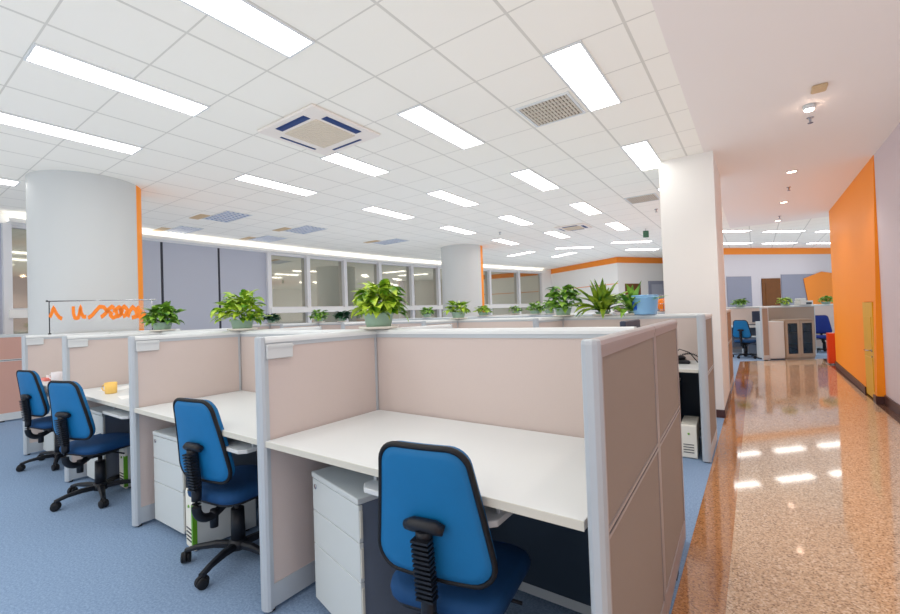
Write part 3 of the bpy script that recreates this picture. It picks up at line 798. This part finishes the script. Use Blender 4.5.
dup(c0, (-5.42, 1.22, 0), R(12), 'leftmost blue office chair at the desk with the white mug')

# ------------------------------------------------------------------ plants
def leaf(mb, base, az, el, L, W, droop, rnd, shape='ovate'):
    """one folded, arching leaf"""
    n = 5; d = Vector((math.cos(az) * math.cos(el), math.sin(az) * math.cos(el), math.sin(el)))
    side = Vector((-math.sin(az), math.cos(az), 0)); p = Vector(base); rows_ = []
    prof = [.12, .75, 1.0, .78, .42, .03] if shape == 'ovate' else [.35, .75, 1.0, .95, .65, .05]
    roll = rnd.uniform(-.5, .5)
    for k in range(n + 1):
        e = el - droop * (k / n) ** 1.4
        dd = Vector((math.cos(az) * math.cos(e), math.sin(az) * math.cos(e), math.sin(e)))
        if k: p = p + dd * (L / n)
        nrm = side.cross(dd).normalized() * -1
        s2 = (side * math.cos(roll) + nrm * math.sin(roll)); w = W * prof[k] / 2
        rows_.append((p + s2 * w + nrm * w * .25, p.copy(), p - s2 * w + nrm * w * .25))
    vs = [q for r_ in rows_ for q in r_]; fs = []
    for k in range(n):
        a = k * 3; fs += [(a, a + 1, a + 4, a + 3), (a + 1, a + 2, a + 5, a + 4)]
    mb.add(vs, fs, True)
def plant(label, loc, R0=.17, Hh=.26, pot_r=.085, pot_h=.085, leafm='leaf_bright', n=110, group='potted plants on the partitions', saucer=True, blade=False, seed=1, name='potted_plant', lsz=1.0):
    rnd = random.Random(seed)
    t = thing(name, label, 'potted plant', loc, 0, group); z = 0
    if saucer:
        mb = MB(); mb.lathe([(pot_r * .9, 0), (pot_r * 1.25, .004), (pot_r * 1.32, .016), (pot_r * 1.2, .016), (pot_r * 1.05, .008)], n=28); mb.build('saucer', 'saucer_white', t); z = .009
    mb = MB(); mb.lathe([(pot_r * .78, z), (pot_r * .86, z + pot_h * .3), (pot_r * .97, z + pot_h * .85), (pot_r * 1.04, z + pot_h * .88), (pot_r * 1.04, z + pot_h), (pot_r * .95, z + pot_h), (pot_r * .92, z + pot_h * .9)], n=28); mb.build('pot', 'pot_green', t)
    mb = MB(); mb.lathe([(pot_r * .9, z + pot_h * .88), (pot_r * .4, z + pot_h * .94)], n=18); mb.build('soil', 'soil', t)
    mb = MB(); mb.open = True; top = z + pot_h
    if blade:
        for k in range(n):
            az = rnd.uniform(0, 2 * PI); el = rnd.uniform(.5, 1.5); L = Hh * rnd.uniform(.9, 1.35) * (1.0 if el > 1 else 1.15)
            b = (rnd.gauss(0, pot_r * .3), rnd.gauss(0, pot_r * .3), top - .01); leaf(mb, b, az, el, L, .06, rnd.uniform(.5, 1.5) if el < 1.25 else rnd.uniform(.1, .6), rnd, 'blade')
    else:
        for k in range(n):
            az = rnd.uniform(0, 2 * PI); u = rnd.random() ** .6; el = rnd.uniform(-.15, 1.45)
            rr = (R0 * .62 * u); hz = max(0, (Hh - pot_h * .3) * .62 * math.sin(max(el, 0)) * rnd.uniform(.55, 1.0))
            b = (rr * math.cos(az) * math.cos(max(0, el) * .8), rr * math.sin(az) * math.cos(max(0, el) * .8), top + hz + rnd.uniform(0, .02))
            L = rnd.uniform(.07, .115) * lsz; W = L * rnd.uniform(.5, .7)
            leaf(mb, b, az + rnd.gauss(0, .5), rnd.uniform(-.1, .9) * (.5 + el * .5), L, W, rnd.uniform(.3, 1.5), rnd)
            if k % 4 == 0:   # stem
                pass
    mb.build('foliage', leafm, t)
    mb = MB()
    for k in range(10):
        az = rnd.uniform(0, 2 * PI); r_ = R0 * .5; mb.tube([(0, 0, top - .015), (r_ * .4 * math.cos(az), r_ * .4 * math.sin(az), top + Hh * .3), (r_ * .8 * math.cos(az), r_ * .8 * math.sin(az), top + Hh * .5)], .002, n=5)
    mb.build('stems', leafm, t)
    return t
Z = ZT + .001
plant('largest green leafy plant in pale green pot, above the divider nearest the camera', (-1.78, YS, Z), .19, .27, .088, .085, 'leaf_bright', 170, seed=3, lsz=1.05)
plant('bushy green leafy plant on the front spine above the second divider', (-3.245, YS, Z), .25, .32, .085, .075, 'leaf_bright', 190, seed=5)
plant('green leafy plant on the front spine at the end of the wire sign frame', (-4.68, YS, Z), .20, .25, .085, .075, 'leaf_mid', 170, seed=8)
plant('small dark green plant on the second row partition, left of the first dark window', (-7.60, BY, Z), .17, .16, .07, .06, 'leaf_dark', 90, seed=11)
plant('mid green plant on the second row partition below the window with the orange reflection', (-6.17, BY, Z), .19, .20, .08, .06, 'leaf_mid', 90, seed=12)
plant('dark green small plant just left of the largest plant on the second row', (-5.58, BY, Z), .15, .14, .06, .05, 'leaf_dark', 80, seed=13)
plant('broad green plant in pale pot on the second row before the far round column', (-3.25, BY, Z), .22, .24, .095, .085, 'leaf_bright', 110, seed=14)
plant('tall leafy plant in grey pot on the second row partition, beside the spiky plant', (-1.80, BY, Z), .22, .40, .095, .09, 'leaf_mid', 120, seed=15, lsz=1.3)
plant('spiky plant with long arching blades on the second row near the blue bucket', (-1.36, BY, Z), .22, .30, .08, .035, 'leaf_blade', 60, blade=True, seed=16, name='spider_plant')
plant('feathery green plant between the spiky plant and the blue bucket', (-1.05, BY + .0, Z), .18, .26, .05, .03, 'leaf_mid', 22, blade=True, seed=23, name='spider_plant')
plant('small green plant on the third row just left of the far round column', (-6.2, CY, Z), .24, .22, .10, .08, 'leaf_mid', 80, seed=17)
plant('green plant on the third row just right of the far round column', (-4.70, CY, Z), .26, .20, .10, .07, 'leaf_bright', 80, seed=18)
plant('green plant on the third row below the last two far windows, left one', (-3.52, CY, Z), .22, .24, .10, .07, 'leaf_mid', 80, seed=19)
plant('green plant on the third row below the last two far windows, right one', (-3.22, CY, Z), .20, .26, .09, .07, 'leaf_mid', 80, seed=20)
plant('small green plant on the fourth row below the first far window', (-5.45, DY, Z), .25, .22, .11, .07, 'leaf_mid', 70, seed=21)

# ------------------------------------------------------------------ desk items, bucket, sign frame
def mug(label, x, y, m, r=.038, h=.085, rz=0):
    t = thing('mug', label, 'mug', (x, y, .757), rz)
    mb = MB(); mb.lathe([(r * .85, 0), (r * .95, .004), (r, h), (r * .92, h), (r * .86, .008)], n=24); mb.build('cup_body', m, t)
    mb = MB(); mb.tube([(-r * .95, 0, h * .8), (-r * 1.5, 0, h * .75), (-r * 1.7, 0, h * .5), (-r * 1.45, 0, h * .28), (-r * .93, 0, h * .22)], .005); mb.build('handle', m, t)
mug('yellow mug on the third front desk', -4.12, 1.245, 'yellow_cup', .042, .085, R(35))
mug('white patterned mug on the leftmost front desk', -5.62, 1.255, 'white_cup', .045, .09, R(35))
t = thing('tissue_pack', 'pink wrapped pack beside the white mug on the leftmost front desk', 'pack', (-5.78, 1.22, .757))
mb = MB(); mb.box(-.06, .06, -.04, .04, 0, .03, c=.008); mb.build('wrapper', 'pink', t); mb = MB(); mb.box(-.03, .03, -.005, .005, .028, .055); mb.build('tissue', 'paper', t)
for k, (x, y, rz, lb) in enumerate([(-4.35, 1.4, .3, 'white paper sheet left of the yellow mug on the third desk'), (-3.75, 1.33, -.2, 'white paper sheet right of the yellow mug on the third desk'), (-3.95, 1.55, .5, 'white paper sheet behind the yellow mug on the third desk')]):
    o = MB(); pl = []; 
    o.loft([[(-.1, -.14, .0005 + 0), (.1, -.14, .0005), (.1, .14, .0005), (-.1, .14, .0005)], [(-.1, -.14, .002), (.1, -.14, .003), (.1, .14, .006), (-.1, .14, .002)]], smooth=False)
    ob = o.build('paper_sheet', 'paper'); ob.location = (x, y, .757); ob.rotation_euler = (0, 0, rz); tag(ob, lb, 'paper', 'papers on the third desk')
t = thing('pen_box', 'small grey desk organiser behind the yellow mug against the divider', 'desk organiser', (-3.42, 1.62, .757))
mb = MB(); mb.box(-.07, .07, -.04, .04, 0, .05, c=.004); mb.build('box', 'cabinet_side', t); mb = MB(); mb.box(-.05, .05, -.02, .02, .05, .07); mb.build('divider', 'pink', t)

t = thing('bucket', 'light blue plastic bucket on the second row partition beside the white column', 'bucket', (-.93, BY, Z))
mb = MB(); mb.lathe([(.105, 0), (.112, .01), (.125, .165), (.130, .17), (.130, .185), (.122, .185), (.105, .02)], n=36); mb.build('tub', 'bucket_blue', t)
mb = MB(); mb.lathe([(.128, .186), (.131, .19), (.128, .198), (.1, .200), (.0005, .200)], n=36); mb.build('lid', 'bucket_blue', t)
mb = MB(); n = 10
vs = []
for k in range(n + 1):
    a = R(196 + k * 4.5); rr_ = .1235
    for z in (.03 + .04 * abs(k - n / 2) / (n / 2) * .5, .14 - .03 * abs(k - n / 2) / (n / 2)): 
        r_ = .108 + (.125 - .108) * z / .165 + .002; vs.append((r_ * math.cos(a), r_ * math.sin(a), z))
mb.add(vs, [(2 * k, 2 * k + 2, 2 * k + 3, 2 * k + 1) for k in range(n)], True); mb.open = True; mb.build('blue_label', 'bucket_band', t)
t = thing('basket', 'orange wire basket on the third row, right of the blue bucket', 'basket', (-1.22, CY, Z))
mb = MB(); mb.lathe([(.08, .0), (.13, .10), (.12, .17), (.08, .20), (.02, .21)], n=9, smooth=False); mb.build('contents', 'orange_ribbon', t)
mb = MB()
for z, r_ in ((.02, .13), (.12, .15), (.26, .16)): mb.tube([(r_ * math.cos(2 * PI * k / 20), r_ * math.sin(2 * PI * k / 20), z) for k in range(21)], .005, n=6)
for k in range(8): a = 2 * PI * k / 8; mb.tube([(.13 * math.cos(a), .13 * math.sin(a), .0), (.16 * math.cos(a), .16 * math.sin(a), .26)], .004, n=5)
mb.build('wire_frame', 'chrome', t)
t = thing('bowl_stack', 'stack of white bowls on the second row partition behind the arching blades', 'bowls', (-1.19, BY, Z))
for k in range(3):
    mb = MB(); z = k * .03; mb.lathe([(.03, z), (.055, z + .018), (.07, z + .032), (.066, z + .032), (.03, z + .01)], n=24); mb.build('bowl', 'white_cup', t)

# thin metal sign frame with orange lettering, on the divider left of the plants
p0 = Vector((-6.05, 1.30, ZT)); p1 = Vector((-4.80, 1.80, ZT))
dv = (p1 - p0); Ls = Vector((dv.x, dv.y, 0)).length
t = thing('sign_frame', 'thin metal rail frame holding clear sheet with orange curly lettering, before the round column', 'sign', p0, math.atan2(dv.y, dv.x))
zr = .352
mb = MB(); mb.tube([(-.03, 0, zr), (Ls + .05, 0, zr - .04)], .006); mb.build('rail', 'chrome', t)
mb = MB(); mb.tube([(0, 0, 0.012), (0, 0, zr)], .005); mb.lathe([(.014, 0), (.014, .012)], n=12); mb.lathe([(.010, -.006), (.010, .010)], n=10, c=(-.03, 0, zr)); mb.build('post', 'black_plastic', t)
mb = MB(); mb.tube([(Ls, 0, 0.004), (Ls, 0, zr - .04)], .005); mb.lathe([(.014, 0), (.014, .012)], n=12, c=(Ls, 0, 0)); mb.build('post', 'chrome', t)
pane = MB(); x0, x1 = .006, Ls - .006
pane.add([(x0, -.001, .03), (x1, -.001, .03), (x1, -.001, zr - .05), (x0, -.001, zr - .008), (x0, .001, .03), (x1, .001, .03), (x1, .001, zr - .05), (x0, .001, zr - .008)],
         [(0, 1, 2, 3), (4, 7, 6, 5), (0, 4, 5, 1), (1, 5, 6, 2), (2, 6, 7, 3), (3, 7, 4, 0)])
pane.build('clear_sheet', 'acrylic', t)
strokes = [[(0, 20), (4, 45), (8, 58)], [(0, 75), (5, 60), (8, 42), (14, 62), (20, 75), (26, 80)],
           [(50, 40), (50, 62), (53, 78), (60, 78), (63, 60), (65, 40), (66, 60), (70, 74), (76, 74)],
           [(80, 78), (88, 70), (96, 55), (104, 42), (112, 44), (118, 56), (124, 60)], [(106, 76), (114, 66), (122, 50), (128, 42), (132, 48)],
           [(128, 60), (124, 70), (130, 78), (138, 72), (136, 58), (130, 54)], [(134, 54), (142, 44), (148, 56), (144, 70), (138, 74)], [(148, 70), (144, 56), (152, 42), (158, 54), (154, 70), (149, 74)],
           [(158, 76), (162, 58), (168, 44), (174, 56), (176, 74), (166, 78)], [(176, 44), (182, 60), (178, 74), (186, 78), (192, 62)]]
def zmap(v): return .293 - (v - 40) * .0032
for st in strokes[1:]:
    pts = [Vector((.01 + u / 196 * (Ls - .06), -.003, zmap(v) - u / 196 * .032)) for u, v in st]
    # resample
    fine = []
    for a, b in zip(pts[:-1], pts[1:]):
        for k in range(3): fine.append(a.lerp(b, k / 3))
    fine.append(pts[-1])
    nn = len(fine); rings = []
    for i, p in enumerate(fine):
        tg = (fine[min(i + 1, nn - 1)] - fine[max(i - 1, 0)]).normalized(); s_ = Vector((-tg.z, 0, tg.x)); w = .020
        rings.append([p + s_ * w + Vector((0, .0015, 0)), p + s_ * w - Vector((0, .002, 0)), p - s_ * w - Vector((0, .002, 0)), p - s_ * w + Vector((0, .0015, 0))])
    mb = MB(); mb.loft(rings, smooth=False); mb.build('orange_letter', 'orange_ribbon', t)

# second row desk by the corridor: phone with cables
t = thing('desk_phone', 'black telephone with trailing cable on the second row desk by the corridor', 'telephone', (-.62, 4.62, .757), R(20))
mb = MB(); mb.box(-.09, .09, -.10, .10, 0, .03, c=.008); mb.box(-.08, .08, .0, .09, .03, .06, c=.01); mb.build('phone_base', 'black_plastic', t)
mb = MB(); mb.tube([(-.07, -.09, .075), (-.075, -.05, .09), (-.075, .05, .09), (-.07, .09, .075)], [.022, .014, .014, .022], n=10); mb.build('handset', 'black_plastic', t)
mb = MB(); pts = []
for k in range(60): u = k / 59; pts.append((.02 + .2 * u + .008 * math.cos(k * 1.6), .02 - .09 * u, .06 + .05 * math.sin(u * PI) - .045 * u + .008 * math.sin(k * 1.6)))
mb.tube(pts, .004, n=5); mb.tube([(-.04, .0, .06), (.02, -.02, .13), (.1, -.03, .10), (.16, -.06, .01)], .005, n=6); mb.build('cable', 'black_plastic', t)
t = thing('adhesive_tape', 'small cream round item at the desk edge beside the phone cable', 'tape', (-.66, 4.33, .757))
mb = MB(); mb.lathe([(.014, 0), (.028, 0), (.028, .03), (.014, .03)], n=18); mb.build('roll', 'cream_plastic', t)
# things peeping over the front spine
t = thing('monitor', 'dark edge-on monitor just showing over the front spine by the side panel', 'monitor', (-.75, 2.22, 0), R(0))
t.location = (-.49, 2.17, .757); t.rotation_euler = (0, 0, R(-90))

mb = MB(); mb.box(-.15, .15, .0, .025, .16, .475, c=.004); mb.build('screen', 'monitor_dark', t)
mb = MB(); mb.box(-.10, .10, -.06, .08, 0, .012); mb.box(-.02, .02, .02, .05, .012, .26); mb.build('stand', 'black_plastic', t)
desk('white desk behind the front spine next to the corridor side panel', XD[0] + .0325, -.43, YS + .0325, 2.57, 'rear side desks')

# ------------------------------------------------------------------ far office beyond the corridor
def dloc(s, d, z=0): x, y = D(s, d); return (x, y, z)
def dpanel(label, s0, d0, s1, d1_, **k): panel(label, D(s0, d0), D(s1, d1_), group='far office partitions', **k)
dpanel('pale back panel of the far cubicle left of the beige panel', 7.25, 11.3, 8.42, 11.3)
dpanel('beige end panel of the far cubicle beside the white cupboard', 7.22, 9.8, 7.37, 9.8, fabric='partition_fabric_tan')
dpanel('beige panel standing directly behind the white cupboard and glass cabinet', 7.82, 10.5, 9.02, 10.5, fabric='partition_fabric_tan')
dpanel('pale panel of the far cubicle behind the navy chair', 9.0, 11.3, 10.6, 11.3)
t = thing('desk', 'white desk in the far cubicle beyond the corridor', 'desk', dloc(7.90, 10.95), RZ)
bx(-.50, .45, -.28, .3, .70, .757).build('desktop', 'desk_white', t)
mb = MB()
for sx in (-.48, .38):
    for sy in (-.24, .22): mb.box(sx, sx + .04, sy, sy + .04, 0, .70)
mb.build('leg', 'frame_grey', t)
bx(-.44, .38, .2, .22, .2, .70).build('modesty_panel', 'cabinet_side', t)
t = thing('monitor', 'dark flat monitor on the far cubicle desk beyond the corridor', 'monitor', dloc(8.02, 11.0, .757), RZ)
mb = MB(); mb.box(-.13, .13, 0, .02, .06, .34, c=.004); mb.build('screen', 'monitor_dark', t)
mb = MB(); mb.box(-.07, .07, -.05, .07, 0, .01); mb.box(-.015, .015, .015, .04, .01, .12); mb.build('stand', 'black_plastic', t)
t = thing('keyboard', 'blue-grey keyboard on the far cubicle desk', 'keyboard', dloc(7.68, 10.80, .757), RZ)
mb = MB(); mb.box(-.16, .16, -.06, .06, 0, .018, c=.004); mb.build('keyboard_body', 'case_dark', t); mb = MB()
for i in range(10):
    for j in range(4): mb.box(-.15 + i * .03, -.126 + i * .03, -.05 + j * .026, -.03 + j * .026, .018, .022)
mb.build('keys', 'slate', t)
pedestal('small white drawer pedestal in the far cubicle beyond the corridor', *D(7.66, 10.30), RZ, w=.24, d=.4, h=.50)
fc = dup(c0, dloc(7.28, 10.42), RZ - R(55), 'blue office chair in the far cubicle beyond the white column'); fc['group'] = 'far office chairs'
# cupboard
t = thing('cupboard', 'plain white low cupboard left of the glass door cabinet', 'cupboard', dloc(7.56, 9.82), RZ)
bx(-.18, .18, .0, .38, .03, .87).build('body', 'plate_white', t, bevel=.004); bx(-.175, .175, .02, .37, 0, .03).build('plinth', 'seam_dark', t)
bx(-.175, .175, -.014, 0, .05, .86).build('door', 'plate_white', t, bevel=.003)
t = thing('display_cabinet', 'low warm grey cabinet with two glass doors and files inside', 'cabinet', dloc(8.07, 9.8), RZ)
w = .328
mb = MB(); mb.box(-w, -w + .02, 0, .4, .03, .87); mb.box(w - .02, w, 0, .4, .03, .87); mb.box(-w, w, 0, .4, .87, .90); mb.box(-w, w, 0, .4, .03, .06); mb.box(-w + .02, w - .02, .38, .4, .06, .87); mb.box(-w, w, .01, .39, 0, .03)
mb.build('body', 'steel_warm', t)
bx(-w + .02, w - .02, .03, .38, .34, .355).build('shelf', 'case_dark', t); bx(-w + .02, w - .02, .03, .38, .62, .635).build('shelf', 'case_dark', t)
for sx in (-1, 1):
    x0, x1 = sorted((sx * .004, sx * (w - .003))); f = .05
    mb = MB(); mb.box(x0, x0 + f, -.02, 0, .05, .865); mb.box(x1 - f, x1, -.02, 0, .05, .865); mb.box(x0 + f, x1 - f, -.02, 0, .05, .05 + f * 1.6); mb.box(x0 + f, x1 - f, -.02, 0, .865 - f, .865)
    dr = mb.build('door', 'steel_warm', t); bx(x0 + f, x1 - f, -.012, -.008, .05 + f * 1.6, .865 - f).build('glass', 'cabinet_glass', dr)
    mb = MB(); mb.tube([(sx * .03, -.02, .45), (sx * .03, -.035, .45), (sx * .03, -.035, .52), (sx * .03, -.02, .52)], .004, n=6); mb.build('handle', 'chrome', dr)
for k, (x, z, n_) in enumerate([(-.2, .06, 4), (.12, .06, 3), (-.2, .355, 4), (.12, .355, 4), (-.2, .635, 3), (.14, .635, 3)]):
    o = MB(); o.box(-.09, .09, 0, .18, 0, .05 * n_ + .02)
    for q in range(n_): o.box(-.095, .095, -.006, 0, q * .05 + .01, q * .05 + .045)
    ob = o.build('paper_stack', ['slate', 'monitor_dark', 'slate_light'][k % 3]); px_, py_ = D(8.07 + x, 9.8 + .12); ob.location = (px_, py_, z); ob.rotation_euler = (0, 0, RZ)
    tag(ob, 'stack of folders inside the glass cabinet, %s shelf, %s side' % (['bottom', 'bottom', 'middle', 'middle', 'top', 'top'][k], ['left', 'right'][k % 2]), 'folders', 'folders in the glass cabinet')
# navy chair
nc = make_chair('navy office chair with wide back beside the glass cabinet', dloc(9.63, 10.95), RZ + R(150), 'far office chairs', 'navy_fabric', 'navy_fabric', .46)
# red box at the end of the orange wall
t = thing('fire_extinguisher_box', 'narrow red box at the far end of the orange wall', 'extinguisher box', (1.215, 11.80, 0))
bx(-.07, .07, -.1, .12, .03, .64).build('body', 'red_box', t, bevel=.006); bx(-.06, .06, -.112, -.1, .06, .60).build('door', 'red_box', t, bevel=.002)
mb = MB(); mb.tube([(.04, -.112, .33), (.04, -.13, .33), (.04, -.13, .38), (.04, -.112, .38)], .005, n=6); mb.build('handle', 'chrome', t)
bx(-.06, -.03, -.09, .1, 0, .03).build('foot', 'chrome', t); bx(.03, .06, -.09, .1, 0, .03).build('foot', 'chrome', t)
# plants and printer on the far partition
for (s, d, r_, n_, lb, lm) in [(7.80, 11.3, .26, 110, 'wide green plant on the far partition beside the white column', 'leaf_mid'), (8.34, 10.5, .17, 80, 'round green plant on the beige far partition in front of the brown door', 'leaf_bright'), (10.03, 11.3, .20, 80, 'green plant on the far partition next to the orange wall', 'leaf_mid')]:
    plant(lb, dloc(s, d, Z), r_, .20, .10, .06, lm, n_, group='far office plants', seed=int(s * 10), saucer=False)
t = thing('printer', 'small white printer on the beige far partition between two plants', 'printer', dloc(8.78, 10.5, Z), RZ)
mb = MB(); mb.box(-.15, .15, -.1, .1, 0, .10, c=.008); mb.box(-.15, .0, -.08, .08, .10, .16, c=.01); mb.build('body', 'plate_white', t); bx(-.02, .11, -.104, -.1, .015, .06).build('paper_slot', 'case_dark', t)

# ------------------------------------------------------------------ light, world, camera
Wd = bpy.data.worlds.new('World'); S.world = Wd; Wd.use_nodes = True
bg = Wd.node_tree.nodes['Background']; bg.inputs['Color'].default_value = (1, .99, .97, 1); bg.inputs['Strength'].default_value = 0.9
Wd.light_settings.ao_factor = 0.43; Wd.light_settings.distance = 2.9
S.cycles.use_fast_gi = True; S.cycles.fast_gi_method = 'ADD'

def spot(name, loc, e, ang, col, r=.03):
    l = bpy.data.lights.new(name, 'SPOT'); l.energy = e; l.spot_size = R(ang); l.spot_blend = .6; l.color = col; l.shadow_soft_size = r
    o = bpy.data.objects.new(name, l); COL.objects.link(o); o.location = loc; o.rotation_euler = (0, 0, 0)
for n_, (x, y, e) in enumerate([(.455, 5.148, 55), (.46, 7.59, 30), (.467, 9.8, 30), (.45, 11.9, 30), (.45, 2.8, 40), (.45, .5, 30)]):
    spot('corridor_spot', (x, y, H - .07), e * .55, 120, (1, .84, .74))

cam = bpy.data.cameras.new('Camera'); co = bpy.data.objects.new('Camera', cam); COL.objects.link(co)
f_px, cx_, cy_ = 435.2918, -9.9536, -0.1956
cam.sensor_width = 36; cam.lens = f_px / 900 * 36; cam.shift_x = -cx_ / 900; cam.shift_y = cy_ / 900; cam.clip_start = .05
rt_ = Vector((0.80874574, 0.58718221, -0.03387302)); up_ = Vector((0.03724103, 0.00635291, 0.99928612)); fw_ = Vector((-0.58697822, 0.80942986, 0.01672939))
Mx = Matrix((rt_, up_, -fw_)).transposed().to_4x4(); Mx.translation = (0, 0, 1.29053)
co.matrix_world = Mx; S.camera = co
S.view_settings.view_transform = 'Standard'; S.view_settings.look = 'None'; S.view_settings.gamma = 1; S.view_settings.use_curve_mapping = False
S.view_settings.exposure = 0.0
S.cycles.use_denoising = True
S.cycles.max_bounces = 8; S.cycles.diffuse_bounces = 5
S.cycles.sample_clamp_indirect = 6
